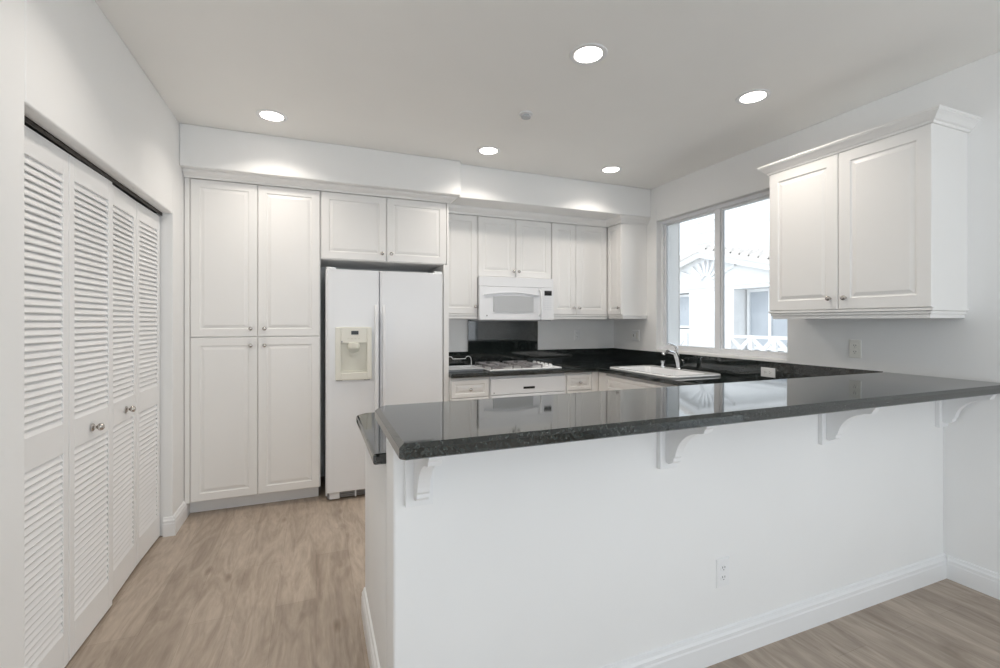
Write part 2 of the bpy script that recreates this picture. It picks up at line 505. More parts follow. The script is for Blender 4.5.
# crown mouldings under the soffit
CR = [(0, 2.372), (.012, 2.372), (.016, 2.384), (.030, 2.395), (.046, 2.405), (.052, 2.419), (0, 2.419)]
o = MB().sweep(CR, [(XL + .002, FY - .018), (1.047, FY - .018), (1.047, 3.955)], 1).build('crown_molding', 'cab', loc=None)
tag(o, 'white crown moulding running above the pantry and refrigerator cabinet doors', 'moulding')
CR2 = [(0, 2.352), (.010, 2.352), (.014, 2.368), (.030, 2.382), (.046, 2.396), (.052, 2.419), (0, 2.419)]
o = MB().sweep(CR2, [(1.050, 4.022), (2.822, 4.022), (2.822, 3.782), (XR - .001, 3.782)], 1).build('crown_molding', 'cab', loc=None)
tag(o, 'white crown moulding above the wall cabinets over the microwave and corner', 'moulding')

# ------------------------------------------------------------------ refrigerator
t = thing('refrigerator', (.523, 4.02, 0), 'white side-by-side refrigerator with a cream ice and water dispenser', 'refrigerator')
MB().box(.068, .978, 3.775, 4.33, .02, 1.755).build('body', 'appl', t, bevel=.004)


def fridge_door(x0, x1, name):
    mb = MB(); n = 14; pts = []
    for i in range(n + 1):
        u = i / n; x = x0 + (x1 - x0) * u
        e_ = min(u, 1 - u) * (x1 - x0)
        y = 3.700 + (0.012 * (1 - min(1, e_ / .014)) ** 2)
        pts.append((x, y))
    xs = [0, .004, .008, .014, .03] ; W = x1 - x0
    xx = [x0 + q for q in xs] + [x0 + W * k / 4 for k in (1, 2, 3)] + [x1 - q for q in xs[::-1]]
    poly = []
    for x in xx:
        e_ = min(x - x0, x1 - x)
        poly.append((x, 3.700 + .012 * (1 - min(1, e_ / .014)) ** 2 - .004 * math.sin(math.pi * (x - x0) / W)))
    poly += [(x1, 3.770), (x0, 3.770)]
    mb.prism(poly, 'z', .068, 1.768)
    return mb.build(name, 'appl', t, smooth=True, bevel=.003)


fz = fridge_door(.070, .462, 'freezer_door')
fd = fridge_door(.468, .977, 'refrigerator_door')


def fridge_handle(parent, xc, s):
    mb = MB(); loops = []
    N = 24
    for i in range(N + 1):
        z = .46 + (1.50 - .46) * i / N
        e_ = min(i, N - i) / N
        out = .034 * min(1, e_ / .07) ** .5 + .004
        w_ = .013
        loops.append([(xc - w_, 3.700, z), (xc - w_, 3.700 - out + .006, z), (xc - w_ + .006, 3.700 - out, z),
                      (xc + w_ - .006, 3.700 - out, z), (xc + w_, 3.700 - out + .006, z), (xc + w_, 3.700, z)])
    mb.loft(loops); mb.build('handle', 'appl', parent, smooth=True)


fridge_handle(fz, .437, 1); fridge_handle(fd, .499, -1)
# dispenser: frame with a real recess
dx0, dx1, dz0, dz1 = .136, .402, .925, 1.325
ox0, ox1, oz0, oz1 = .174, .366, .978, 1.205
mb = MB(); yf, yb_ = 3.672, 3.702
mb.box(dx0, ox0, yf, yb_, dz0, dz1); mb.box(ox1, dx1, yf, yb_, dz0, dz1)
mb.box(ox0, ox1, yf, yb_, dz0, oz0); mb.box(ox0, ox1, yf, yb_, oz1, dz1)
disp = mb.build('dispenser', 'cream', t, merge=True, bevel=.004)
disp['label'] = 'cream plastic ice and water dispenser'
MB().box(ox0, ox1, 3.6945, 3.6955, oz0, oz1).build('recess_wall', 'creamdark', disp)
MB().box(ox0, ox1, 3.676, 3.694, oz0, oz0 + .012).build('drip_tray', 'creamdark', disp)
MB().box(.250, .303, 3.6695, 3.673, 1.270, 1.298).build('display', 'black', disp)
k = MB(); k.lathe([(.046, 0), (.046, .03), (.038, .042)], (.268, 3.690, 1.165), 'z', 20); 
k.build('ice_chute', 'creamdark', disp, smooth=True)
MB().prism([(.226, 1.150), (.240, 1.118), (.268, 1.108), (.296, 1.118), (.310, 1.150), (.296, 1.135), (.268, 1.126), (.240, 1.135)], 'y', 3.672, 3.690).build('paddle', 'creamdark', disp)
for i in range(4): MB().box(.222 + .026 * i, .236 + .026 * i, 3.6705, 3.673, 1.235, 1.243).build('button', 'creamdark', disp)
MB().lathe([(.006, 0), (.006, .002)], (.182, 3.672, 1.216), 'y', 14, -1).build('emblem', 'grey', disp)
for xx in (.165, .368):
    MB().box(xx - .022, xx + .022, 3.690, 3.700, .916, .923).build('foot_clip', 'grey', disp)
# kick grille
g = MB(); g.box(.080, .968, 3.742, 3.752, .012, .062)
for i in range(3): g.box(.170, .955, 3.730, 3.742, .018 + .015 * i, .025 + .015 * i)
kg = g.build('kick_grille', 'grey', t)
for xx in (.094, .28, .50, .72): MB().box(xx, xx + (.075 if xx < .1 else .012), 3.722, 3.741, .010, .060).build('grille_cap', 'appl', kg, bevel=.003)
for xx in (.074, .905): MB().prism([(xx, 3.706), (xx + .066, 3.706), (xx + .066, 3.80), (xx, 3.80)], 'z', 1.768, 1.784).build('hinge_cover', 'appl', t, bevel=.005)

# ------------------------------------------------------------------ wall cabinets
UF = 4.040
F = fr_y(UF)
LR = [(0, 1.438), (.020, 1.438), (.020, 1.424), (.010, 1.418), (.010, 1.400), (0, 1.400)]


def rail_prof(z1=1.438, z0=1.398):
    return [(-.02, z1), (.018, z1), (.018, z1 - .010), (.008, z1 - .014), (.008, z0), (-.02, z0)]


t = thing('wall_cabinet', (1.22, 4.19, 1.4), 'white single-door wall cabinet between the refrigerator and the microwave', 'cabinet')
MB().box(1.050, 1.392, UF, YB - .002, 1.438, 2.352).build('body', 'cab', t)
cab_door(t, F, 1.054, 1.389, 1.442, 2.350, (1.366, 1.508))
MB().sweep(rail_prof(), [(1.050, UF - .002), (1.390, UF - .002)], 1).build('light_rail', 'cab', t)

t = thing('wall_cabinet', (1.78, 4.19, 1.79), 'short white two-door wall cabinet directly above the microwave', 'cabinet')
MB().box(1.394, 2.163, UF, YB - .002, 1.790, 2.352).build('body', 'cab', t)
cab_door(t, F, 1.398, 1.777, 1.794, 2.350, (1.751, 1.848))
cab_door(t, F, 1.781, 2.158, 1.794, 2.350, (1.806, 1.848))

t = thing('wall_cabinet', (2.49, 4.19, 1.4), 'tall narrow two-door white wall cabinet right of the microwave', 'cabinet')
MB().box(2.165, 2.838, UF, YB - .002, 1.438, 2.352).build('body', 'cab', t)
cab_door(t, F, 2.172, 2.443, 1.442, 2.350, (2.412, 1.508))
cab_door(t, F, 2.447, 2.815, 1.442, 2.350, (2.479, 1.508))
MB().sweep(rail_prof(), [(2.165, UF - .002), (2.822, UF - .002)], 1).build('light_rail', 'cab', t)

t = thing('wall_cabinet', (2.98, 3.91, 1.4), 'narrow white wall cabinet in the corner left of the sink window', 'cabinet')
MB().box(2.840, XR - .001, 3.782, UF - .003, 1.438, 2.352).build('body', 'cab', t, bevel=.001)
F2 = fr_x(2.840)
cab_door(t, F2, 3.786, 4.015, 1.442, 2.350, (3.812, 1.508), groove=.045)
MB().sweep(rail_prof(), [(2.840, 4.01), (2.840, 3.782), (XR - .001, 3.782)], 1).build('light_rail', 'cab', t)

# big cabinet on the right wall
t = thing('wall_cabinet', (2.98, 1.73, 1.39), 'large white two-door wall cabinet with crown moulding right of the window', 'cabinet')
MB().box(2.832, XR - .001, 1.299, 2.166, 1.436, 2.352).build('body', 'cab', t, bevel=.001)
F3 = fr_x(2.828)
cab_door(t, F3, 1.736, 2.169, 1.440, 2.345, (1.776, 1.504), groove=.062)
cab_door(t, F3, 1.297, 1.732, 1.440, 2.345, (1.692, 1.504), groove=.062)
CR3 = [(0, 2.345), (.010, 2.345), (.014, 2.356), (.022, 2.360), (.036, 2.376), (.050, 2.388), (.050, 2.392), (.054, 2.394), (.054, 2.404), (0, 2.404)]
MB().sweep(CR3, [(XR - .001, 2.166), (2.812, 2.166), (2.812, 1.299), (XR - .001, 1.299)], 1).build('crown', 'cab', t)
LR3 = [(-.01, 1.437), (.006, 1.437), (.006, 1.425), (-.004, 1.420), (-.004, 1.408), (-.012, 1.404), (-.012, 1.386), (-.03, 1.386), (-.03, 1.437)]
MB().sweep(LR3, [(XR - .001, 2.166), (2.812, 2.166), (2.812, 1.299), (XR - .001, 1.299)], 1).build('light_rail', 'cab', t)

# ------------------------------------------------------------------ microwave
t = thing('microwave', (1.77, 4.15, 1.385), 'white over-the-range microwave mounted above the cooktop', 'microwave')
MB().box(1.398, 2.156, 3.985, 4.325, 1.386, 1.786).build('body', 'appl', t, bevel=.003)
MB().box(1.386, 2.152, 3.958, 3.985, 1.698, 1.786).build('vent_grille', 'appl', t, bevel=.003)


def bow_door(x0, x1, z0, z1, yb, yf, bow):
    mb = MB(); N = 14; poly = []
    for i in range(N + 1):
        u = i / N; poly.append((x0 + (x1 - x0) * u, yf - bow * math.sin(math.pi * (.15 + .7 * u)) + bow * math.sin(math.pi * .15)))
    poly += [(x1, yb), (x0, yb)]
    return mb.prism(poly, 'z', z0, z1)


dr = bow_door(1.386, 2.010, 1.386, 1.694, 3.985, 3.952, .020).build('door', 'appl', t, smooth=True, bevel=.003)
# window with bowed top
N = 12; pts = []
x0, x1 = 1.520, 1.925
for i in range(N + 1):
    u = i / N; pts.append((x0 + (x1 - x0) * u, 1.602 + .010 * math.sin(math.pi * u)))
for i in range(N + 1):
    u = 1 - i / N; pts.append((x0 + (x1 - x0) * u, 1.462 - .004 * math.sin(math.pi * u)))
MB().prism(pts, 'y', 3.9335, 3.952).build('window', 'mesh', dr)
# arched brow above the window
pts = []; x0, x1 = 1.43, 1.985
for i in range(N + 1):
    u = i / N; pts.append((x0 + (x1 - x0) * u, 1.622 + .026 * math.sin(math.pi * u)))
for i in range(N + 1):
    u = 1 - i / N; pts.append((x0 + (x1 - x0) * u, 1.614 + .026 * math.sin(math.pi * u)))
MB().prism(pts, 'y', 3.928, 3.950).build('brow', 'appl', dr, bevel=.002)
MB().tube([(1.995, 3.945, 1.425), (1.995, 3.915, 1.445), (1.995, 3.905, 1.50), (1.995, 3.905, 1.60), (1.995, 3.915, 1.655), (1.995, 3.945, 1.675)], .011, 12).build('handle', 'appl', dr, smooth=True)
MB().lathe([(.007, 0), (.007, .002)], (1.455, 3.9445, 1.425), 'y', 14, -1).build('emblem', 'grey', dr)
cp = MB().box(2.014, 2.152, 3.950, 3.985, 1.386, 1.694).build('control_panel', 'appl', t, bevel=.003)
MB().box(2.050, 2.128, 3.947, 3.951, 1.622, 1.668).build('display', 'black', cp)
for r in range(6):
    for c in range(3):
        MB().box(2.052 + c * .028, 2.070 + c * .028, 3.948, 3.951, 1.590 - r * .022, 1.600 - r * .022).build('button', 'paper', cp)
MB().box(1.42, 2.135, 3.975, 4.30, 1.376, 1.3855).build('underside_vent', 'grey', t)

# ------------------------------------------------------------------ base cabinets
BF = 3.745; CT0, CT1 = .893, .930
F = fr_y(BF)


def carcass(t, x0, x1, y0, y1, toe=None):
    MB().box(x0, x1, y0, y1, .10, CT0 - .001).build('body', 'cab', t)


t = thing('base_cabinet', (1.23, 4.04, 0), 'white base cabinet with one drawer between the refrigerator and the oven', 'cabinet')
MB().box(1.048, 1.402, BF, YB - .002, .10, CT0 - .001).build('body', 'cab', t)
MB().box(1.048, 1.402, BF + .06, BF + .08, 0, .10).build('toe_kick', 'trim', t)
cab_door(t, F, 1.056, 1.388, .722, .868, (1.222, .790), 'drawer', groove=.032)
cab_door(t, F, 1.056, 1.388, .110, .714, (1.350, .655))

t = thing('oven', (1.78, 4.04, 0), 'white built-in oven under the cooktop with a black clock display', 'oven')
MB().box(1.406, 2.154, BF, YB - .03, .10, CT0 - .003).build('body', 'appl', t)
op = MB().box(1.412, 2.148, BF - .022, BF, .728, .868).build('control_panel', 'appl', t, bevel=.003)
MB().box(1.722, 1.834, BF - .0245, BF - .021, .768, .788).build('clock_display', 'black', op)
MB().lathe([(.006, 0), (.006, .002)], (1.440, BF - .022, .745), 'y', 14, -1).build('emblem', 'grey', op)
od = MB().box(1.412, 2.148, BF - .026, BF, .205, .722).build('oven_door', 'appl', t, bevel=.004)
MB().box(1.52, 2.04, BF - .0285, BF - .025, .33, .60).build('oven_window', 'black', od)
MB().tube([(1.47, BF - .026, .67), (1.47, BF - .06, .67), (2.09, BF - .06, .67), (2.09, BF - .026, .67)], .010, 12).build('handle', 'appl', od, smooth=True)
MB().box(1.412, 2.148, BF - .015, BF, .105, .198).build('lower_panel', 'appl', t, bevel=.003)

t = thing('base_cabinet', (2.33, 4.04, 0), 'white base cabinet with one drawer in the corner right of the oven', 'cabinet')
MB().box(2.158, 3.13, BF, YB - .002, .10, CT0 - .001).build('body', 'cab', t)
MB().box(2.158, 2.57, BF + .06, BF + .08, 0, .10).build('toe_kick', 'trim', t)
cab_door(t, F, 2.170, 2.440, .726, .870, (2.306, .797), 'drawer', groove=.032)
cab_door(t, F, 2.170, 2.440, .110, .718, (2.205, .655))
MB().box(2.444, 2.522, BF - .016, BF - .001, .10, .888).build('filler_strip', 'cab', t, bevel=.0015)

SX = 2.532
t = thing('sink_cabinet', (2.83, 3.0, 0), 'white sink base cabinet with a false drawer front below the window', 'cabinet')
b_ = MB(); b_.box(SX, 3.13, 2.290, BF - .003, .10, .70); b_.box(SX, 2.545, 2.290, BF - .003, .70, CT0 - .001)
b_.build('body', 'cab', t)
MB().box(SX + .06, SX + .08, 2.290, BF - .003, 0, .10).build('toe_kick', 'trim', t)
F4 = fr_x(SX)
cab_door(t, F4, 2.72, 3.60, .726, .870, None, 'false_front', groove=.032)
cab_door(t, F4, 2.72, 3.158, .110, .718, (3.12, .655))
cab_door(t, F4, 3.162, 3.60, .110, .718, (3.20, .655))
cab_door(t, F4, 2.31, 2.715, .110, .870, (2.68, .80))
MB().box(SX - .016, SX - .001, 3.604, 3.722, .10, .888).build('filler_strip', 'cab', t, bevel=.0015)

t = thing('peninsula_cabinet', (1.3, 1.9, 0), 'white base cabinet run behind the half wall of the breakfast bar', 'cabinet')
MB().box(HX + .019, 3.13, 1.551, 2.215, .10, CT0 - .001).build('body', 'cab', t)
MB().box(HX, HX + .018, 1.551, 2.238, 0, CT0 - .001).build('end_panel', 'wall', t)
MB().box(HX + .02, 2.50, 2.14, 2.16, 0, .10).build('toe_kick', 'trim', t)
F5 = fr_y(2.215, +1)
for i in range(5):
    a = .240 + i * .452
    cab_door(t, F5, a, a + .448, .110, .718, (a + .40, .655))
    cab_door(t, F5, a, a + .448, .726, .870, (a + .224, .797), 'drawer', groove=.032)

# ------------------------------------------------------------------ granite worktop, splash and bar
xs = [.175, 1.048, 2.486, 2.575, 2.955, XR - .001]
ys = [1.551, 2.285, 2.80, 3.55, 3.703, YB - .001]
def filled(i, j):
    if j == 0: return True
    if j == 4: return i >= 1
    return i >= 2 and not (i == 3 and j == 2)
bm = bmesh.new(); V = {}
def vv(i, j, k):
    if (i, j, k) not in V: V[(i, j, k)] = bm.verts.new((xs[i], ys[j], (CT0, CT1)[k]))
    return V[(i, j, k)]
for i in range(5):
    for j in range(5):
        if not filled(i, j): continue
        bm.faces.new((vv(i, j, 1), vv(i + 1, j, 1), vv(i + 1, j + 1, 1), vv(i, j + 1, 1)))
        bm.faces.new((vv(i, j + 1, 0), vv(i + 1, j + 1, 0), vv(i + 1, j, 0), vv(i, j, 0)))
        for di, dj, (p, q) in ((-1, 0, ((i, j + 1), (i, j))), (1, 0, ((i + 1, j), (i + 1, j + 1))), (0, -1, ((i, j), (i + 1, j))), (0, 1, ((i + 1, j + 1), (i, j + 1)))):
            a_, c_ = i + di, j + dj
            if not (0 <= a_ < 5 and 0 <= c_ < 5 and filled(a_, c_)):
                bm.faces.new((vv(*p, 0), vv(*q, 0), vv(*q, 1), vv(*p, 1)))
# clip the free corner at the aisle end
ce = [e_ for e_ in bm.edges if all(abs(v.co.x - .175) < 1e-6 and abs(v.co.y - 2.285) < 1e-6 for v in e_.verts)]
bmesh.ops.bevel(bm, geom=ce, offset=.045, segments=1, affect='EDGES')
mb = MB(); mb.bm.free(); mb.bm = bm
o = mb.build('countertop', 'granite', bevel=.008, seg=2)
dl = bmesh.new(); dl.from_mesh(o.data); bmesh.ops.dissolve_limit(dl, angle_limit=.01, verts=dl.verts, edges=dl.edges); dl.to_mesh(o.data); dl.free()
tag(o, 'black granite worktop wrapping the stove wall, sink wall and peninsula at counter height', 'countertop')

t = thing('backsplash', (1.78, YB - .01, CT1), 'black granite backsplash along the stove and sink walls', 'backsplash')
TS = .018
MB().box(1.049, 1.397, YB - TS, YB - .001, CT1 + .0005, 1.072).build('splash_strip', 'granite', t, bevel=.0015)
MB().box(2.170, XR - .001, YB - TS, YB - .001, CT1 + .0005, 1.072).build('splash_strip', 'granite', t, bevel=.0015)
MB().box(XR - TS, XR - .001, 1.681, YB - TS - .001, CT1 + .0005, 1.072).build('splash_strip', 'granite', t, bevel=.0015)
MB().box(1.399, 2.168, YB - TS - .002, YB - .001, CT1 + .0005, 1.385).build('tall_slab', 'granite', t, bevel=.0015)
MB().box(.222, XR - TS - .001, 1.551, 1.567, CT1 + .0005, 1.024).build('splash_strip', 'granite', t, bevel=.0015)

bp_ = [(.204, 1.125), (XR - .001, 1.125), (XR - .001, 1.678), (.225, 1.678), (.190, 1.640), (.190, 1.140)]
def inset(poly, d):
    n = len(poly); out = []
    for i in range(n):
        p0, p1, p2 = Vector(poly[i - 1]), Vector(poly[i]), Vector(poly[(i + 1) % n])
        a, b = (p1 - p0).normalized(), (p2 - p1).normalized()
        na, nb = Vector((-a.y, a.x)), Vector((-b.y, b.x))
        m_ = na + nb; m_ /= m_.dot(na); q = p1 + m_ * d
        out.append((q.x, q.y))
    return out
def zl(poly, z): return [(x, y, z) for x, y in poly]
mb = MB()
pi_ = inset(bp_, .013); ps_ = inset(bp_, .004)
fix = lambda P: [(min(x, XR - .001) if x < 3.05 else XR - .001, y) for x, y in P]
mb.loft([zl(fix(ps_), 1.0275), zl(bp_, 1.031), zl(bp_, 1.055), zl(fix(pi_), 1.0665)])
for v_ in mb.bm.verts: v_.co.z += (v_.co.y - 1.30) * .0068       # the slab lies very slightly out of level
o = mb.build('bar_countertop', 'granite')
tag(o, 'raised black granite breakfast bar top along the half wall', 'countertop')

# ------------------------------------------------------------------ corbels
def corbel(x0, label):
    t = thing('corbel', (x0 + .0425, 1.395, .81), label, 'corbel', 'white corbels under the breakfast bar')
    MB().box(x0, x0 + .085, 1.375, 1.3945, .810, 1.0245).build('back_plate', 'trim', t, bevel=.002)
    xa, xb = x0 + .025, x0 + .063
    pr2 = [(1.3748, 1.0245), (1.178, 1.0245), (1.178, 1.006), (1.186, .998), (1.192, .984)]
    for i in range(12):                                  # hollow running down to the foot
        q = i / 11; a = math.pi / 2 * q
        ye, ze = 1.326 - .122 * (1 - math.sin(a)), .980 - .112 * (1 - math.cos(a))
        yl_, zl_ = 1.204 + .122 * q, .980 - .112 * q
        pr2.append((ye * .8 + yl_ * .2, ze * .8 + zl_ * .2))
    pr2 += [(1.334, .860), (1.334, .848), (1.346, .838), (1.362, .832), (1.3748, .836)]
    MB().prism(pr2, 'x', xa, xb).build('bracket', 'trim', t, bevel=.0015)
    return t


corbel(.248, 'white corbel bracket under the left free end of the granite bar')
corbel(1.203, 'white corbel bracket under the bar, second from its free end')
corbel(2.120, 'white corbel bracket under the bar, third from its free end')
corbel(3.048, 'white corbel bracket under the bar beside the right wall')


# ------------------------------------------------------------------ outlets
def outlet(F, a, z, label, horiz=False, material='almond', group='wall outlets'):
    px, py, pz = F(a, z, 0)
    t = thing('wall_outlet', (px, py, pz), label, 'outlet', group)
    def G(u, v, d): return F(a + (v if horiz else u), z + (u if horiz else v), d)
    mb = MB()
    def lp(i, d): return [G(-.035 + i, -.0575 + i, d), G(.035 - i, -.0575 + i, d), G(.035 - i, .0575 - i, d), G(-.035 + i, .0575 - i, d)]
    mb.loft([lp(0, 0.0004), lp(0, .003), lp(.003, .005)]); mb.build('cover_plate', material, t)
    for s_ in (-1, 1):
        c = .0195 * s_; m2 = MB(); n = 16; L = []
        for d, k in ((.004, 1), (.0065, 1), (.007, .93)):
            L.append([G(.0155 * k * max(-1, min(1, 1.15 * math.cos(2 * math.pi * i / n))), c + .0145 * k * math.sin(2 * math.pi * i / n), d) for i in range(n)])
        m2.loft(L); r_ = m2.build('receptacle', material, t)
        m3 = MB()
        for uu in (-.006, .006):
            m3.hexa([G(uu - .0012, c - .001, .0066), G(uu + .0012, c - .001, .0066), G(uu + .0012, c - .001, .0074), G(uu - .0012, c - .001, .0074),
                     G(uu - .0012, c + .007, .0066), G(uu + .0012, c + .007, .0066), G(uu + .0012, c + .007, .0074), G(uu - .0012, c + .007, .0074)])
        m3.hexa([G(-.002, c - .009, .0066), G(.002, c - .009, .0066), G(.002, c - .009, .0074), G(-.002, c - .009, .0074),
                 G(-.002, c - .0055, .0066), G(.002, c - .0055, .0066), G(.002, c - .0055, .0074), G(-.002, c - .0055, .0074)])
        m3.build('slots', 'dark', r_)
    return t


outlet(fr_y(1.395), 1.5375, .347, 'white duplex outlet low on the front of the half wall', material='trim')
outlet(fr_x(XR), 1.832, 1.198, 'ivory duplex outlet on the right wall below the large wall cabinet')
outlet(fr_x(XR - TS), 2.415, .992, 'white outlet lying sideways in the granite backsplash right of the sink', True, 'trim')
outlet(fr_y(YB), 2.655, 1.224, 'white duplex outlet on the stove wall under the two-door cabinet', material='trim')
# double plate by the corner
t = thing('switch_plate', (XR, 3.955, 1.224), 'white double plate with switch and outlet left of the sink window', 'switch')
F = fr_x(XR); mb = MB()
def lp(i, d): return [F(3.898 + i, 1.166 + i, d), F(4.013 - i, 1.166 + i, d), F(4.013 - i, 1.281 - i, d), F(3.898 + i, 1.281 - i, d)]
mb.loft([lp(0, .0004), lp(0, .003), lp(.003, .005)]); mb.build('cover_plate', 'trim', t)
MB().box(XR - .012, XR - .004, 3.974, 3.986, 1.212, 1.236).build('toggle', 'grey', t)
MB().box(XR - .0075, XR - .004, 3.915, 3.947, 1.190, 1.258).build('rocker', 'almond', t, bevel=.001)

# ------------------------------------------------------------------ cooktop
cz = CT1 + .0008
t = thing('cooktop', (1.78, 3.99, cz), 'white four-burner gas cooktop with grey grates and knobs on the right', 'cooktop')
cx0, cx1, cy0, cy1 = 1.412, 2.132, 3.755, 4.255
mb = MB()
def cl(i, z): return [(cx0 + i, cy0 + i, z), (cx1 - i, cy0 + i, z), (cx1 - i, cy1 - i, z), (cx0 + i, cy1 - i, z)]
mb.loft([cl(0.004, cz), cl(0, cz + .004), cl(0, cz + .012), cl(.006, cz + .016), cl(.022, cz + .014), cl(.03, cz + .011)])
mb.build('cooktop_pan', 'porcelain', t)
zt = cz + .012
for bx_ in (1.545, 1.835):
    for by_ in (3.885, 4.125):
        MB().lathe([(.052, 0), (.050, .006), (.040, .008), (.036, .010), (.036, .018), (.030, .021)], (bx_, by_, zt), 'z', 20).build('burner', 'grate', t, smooth=True)
        g = MB(); h0, h1 = zt + .024, zt + .034
        R_ = .108
        for (xa, xb, ya, yb) in ((-R_, R_, -R_, -R_ + .010), (-R_, R_, R_ - .010, R_), (-R_, -R_ + .010, -R_, R_), (R_ - .010, R_, -R_, R_)):
            g.box(bx_ + xa, bx_ + xb, by_ + ya, by_ + yb, h0, h1)
        for s_ in (-1, 1):
            g.box(bx_ + min(s_ * .03, s_ * R_), bx_ + max(s_ * .03, s_ * R_), by_ - .005, by_ + .005, h0, h1 + .006)
            g.box(bx_ - .005, bx_ + .005, by_ + min(s_ * .03, s_ * R_), by_ + max(s_ * .03, s_ * R_), h0, h1 + .006)
            for q in (-1, 1):
                g.box(bx_ + s_ * (R_ - .006) - .006, bx_ + s_ * (R_ - .006) + .006, by_ + q * (R_ - .006) - .006, by_ + q * (R_ - .006) + .006, zt - .001, h0)
        g.build('grate', 'grate', t, bevel=.0015)
for i, yy in enumerate((3.84, 3.925, 4.01, 4.095, 4.18)):
    k = MB(); k.lathe([(.024, 0), (.024, .004), (.019, .007), (.0185, .022), (.016, .025)], (2.055, yy, zt - .001), 'z', 20)
    k.box(2.051, 2.059, yy - .020, yy + .020, zt + .015, zt + .031)
    k.build('knob', 'porcelain', t, smooth=True)

# tray and wire rack left of the cooktop
o = MB(); o.loft([[(1.075, 3.86, CT1 + .001), (1.385, 3.86, CT1 + .001), (1.385, 4.20, CT1 + .001), (1.075, 4.20, CT1 + .001)],
                  [(1.060, 3.845, CT1 + .020), (1.400, 3.845, CT1 + .020), (1.400, 4.215, CT1 + .020), (1.060, 4.215, CT1 + .020)],
                  [(1.068, 3.853, CT1 + .020), (1.392, 3.853, CT1 + .020), (1.392, 4.207, CT1 + .020), (1.068, 4.207, CT1 + .020)],
                  [(1.080, 3.865, CT1 + .008), (1.380, 3.865, CT1 + .008), (1.380, 4.195, CT1 + .008), (1.080, 4.195, CT1 + .008)]])
o = o.build('drain_tray', 'paper', loc=(1.23, 4.03, CT1 + .001))
tag(o, 'flat pale tray on the worktop between refrigerator and cooktop', 'tray')
t = thing('wire_rack', (1.23, 4.19, CT1 + .009), 'white wire rack standing at the back of the pale tray', 'rack')
zr = CT1 + .088; zb = CT1 + .0225; yr = 4.160
pts = [(1.095, yr, zb), (1.095, yr, zr), (1.12, yr, zr)]
for c in (1.165, 1.345):
    pts += [(c - .028, yr, zr), (c - .018, yr, zr + .018), (c - .008, yr, zr + .022), (c + .010, yr, zr + .022), (c + .020, yr, zr + .014)]
    if c < 1.3: pts += [(c + .028, yr, zr), (1.25, yr, zr)]
pts += [(1.372, yr, zr + .004), (1.376, yr, zr - .02), (1.376, yr, CT1 + .009)]
pts[0] = (1.095, yr, CT1 + .009)
MB().tube(pts, .0032, 8).build('rail', 'porcelain', t, smooth=True)
k = MB(); k.tube([(1.095, yr, CT1 + .012), (1.376, yr, CT1 + .012)], .003, 8)
for xx in (1.095, 1.376): k.tube([(xx, 3.90, CT1 + .012), (xx, yr, CT1 + .012)], .003, 8)
k.tube([(1.095, 3.90, CT1 + .012), (1.376, 3.90, CT1 + .012)], .003, 8)
k.build('base_wires', 'porcelain', t, smooth=True)

# ------------------------------------------------------------------ sink, faucet, air gap
t = thing('sink', (2.79, 3.18, CT1), 'white drop-in kitchen sink set in the worktop below the window', 'sink')
def rr(x0, x1, y0, y1, r, z, n=5):
    out = []
    for cx_, cy_, a0 in ((x1 - r, y1 - r, 0), (x0 + r, y1 - r, 90), (x0 + r, y0 + r, 180), (x1 - r, y0 + r, 270)):
        for i in range(n + 1):
            a = math.radians(a0 + 90 * i / n); out.append((cx_ + r * math.cos(a), cy_ + r * math.sin(a), z))
    return out
x0, x1, y0, y1 = 2.535, 3.045, 2.755, 3.600; z = CT1 + .0008
mb = MB()
mb.loft([rr(x0, x1, y0, y1, .045, z), rr(x0 - .003, x1 + .003, y0 - .003, y1 + .003, .048, z + .008), rr(x0 + .004, x1 - .004, y0 + .004, y1 - .004, .04, z + .017),
         rr(2.580, 2.945, 2.815, 3.535, .05, z + .015), rr(2.588, 2.937, 2.823, 3.527, .05, z + .003), rr(2.605, 2.920, 2.845, 3.505, .06, z - .155),
         rr(2.640, 2.885, 2.88, 3.47, .05, z - .175)], cap=False)
vs = [v for v in mb.bm.verts if abs(v.co.z - (z - .175)) < 1e-5]
mb.bm.verts.ensure_lookup_table(); mb.bm.faces.new(vs)
mb.build('basin', 'porcelain', t, smooth=True)
MB().box(2.596, 2.929, 3.170, 3.190, z - .174, z - .03).build('divider', 'porcelain', t, bevel=.006)
for yy in (3.01, 3.35): MB().lathe([(.040, 0), (.036, .003), (.012, .002)], (2.76, yy, z - .1745), 'z', 20).build('drain', 'chrome', t, smooth=True)

zs = z + .0165
t = thing('faucet', (2.99, 3.195, zs), 'chrome single-lever faucet standing on the back ledge of the sink', 'faucet')
MB().lathe([(.030, 0), (.029, .005), (.024, .010)], (3.0, 3.195, zs), 'z', 20).build('base_flange', 'chrome', t, smooth=True)
MB().tube([(3.0, 3.195, zs + .006), (2.996, 3.195, zs + .05), (2.985, 3.196, zs + .10), (2.970, 3.197, zs + .14), (2.962, 3.197, zs + .160), (2.960, 3.197, zs + .166)],
          [.019, .020, .022, .025, .023, .012], 16).build('body', 'chrome', t, smooth=True)
MB().tube([(2.975, 3.197, zs + .130), (2.930, 3.199, zs + .150), (2.880, 3.201, zs + .158), (2.845, 3.203, zs + .150), (2.835, 3.203, zs + .138)],
          [.018, .0165, .0155, .015, .015], 14).build('spout', 'chrome', t, smooth=True)
MB().tube([(2.968, 3.197, zs + .160), (2.985, 3.197, zs + .180), (2.965, 3.198, zs + .205), (2.925, 3.200, zs + .222), (2.885, 3.203, zs + .232)],
          [.016, .014, .012, .009, .006], 12).build('lever', 'chrome', t, smooth=True)
o = MB().lathe([(.022, 0), (.022, .008), (.018, .012), (.018, .038), (.022, .042), (.022, .054), (.017, .058)], (3.005, 3.400, zs), 'z', 20)
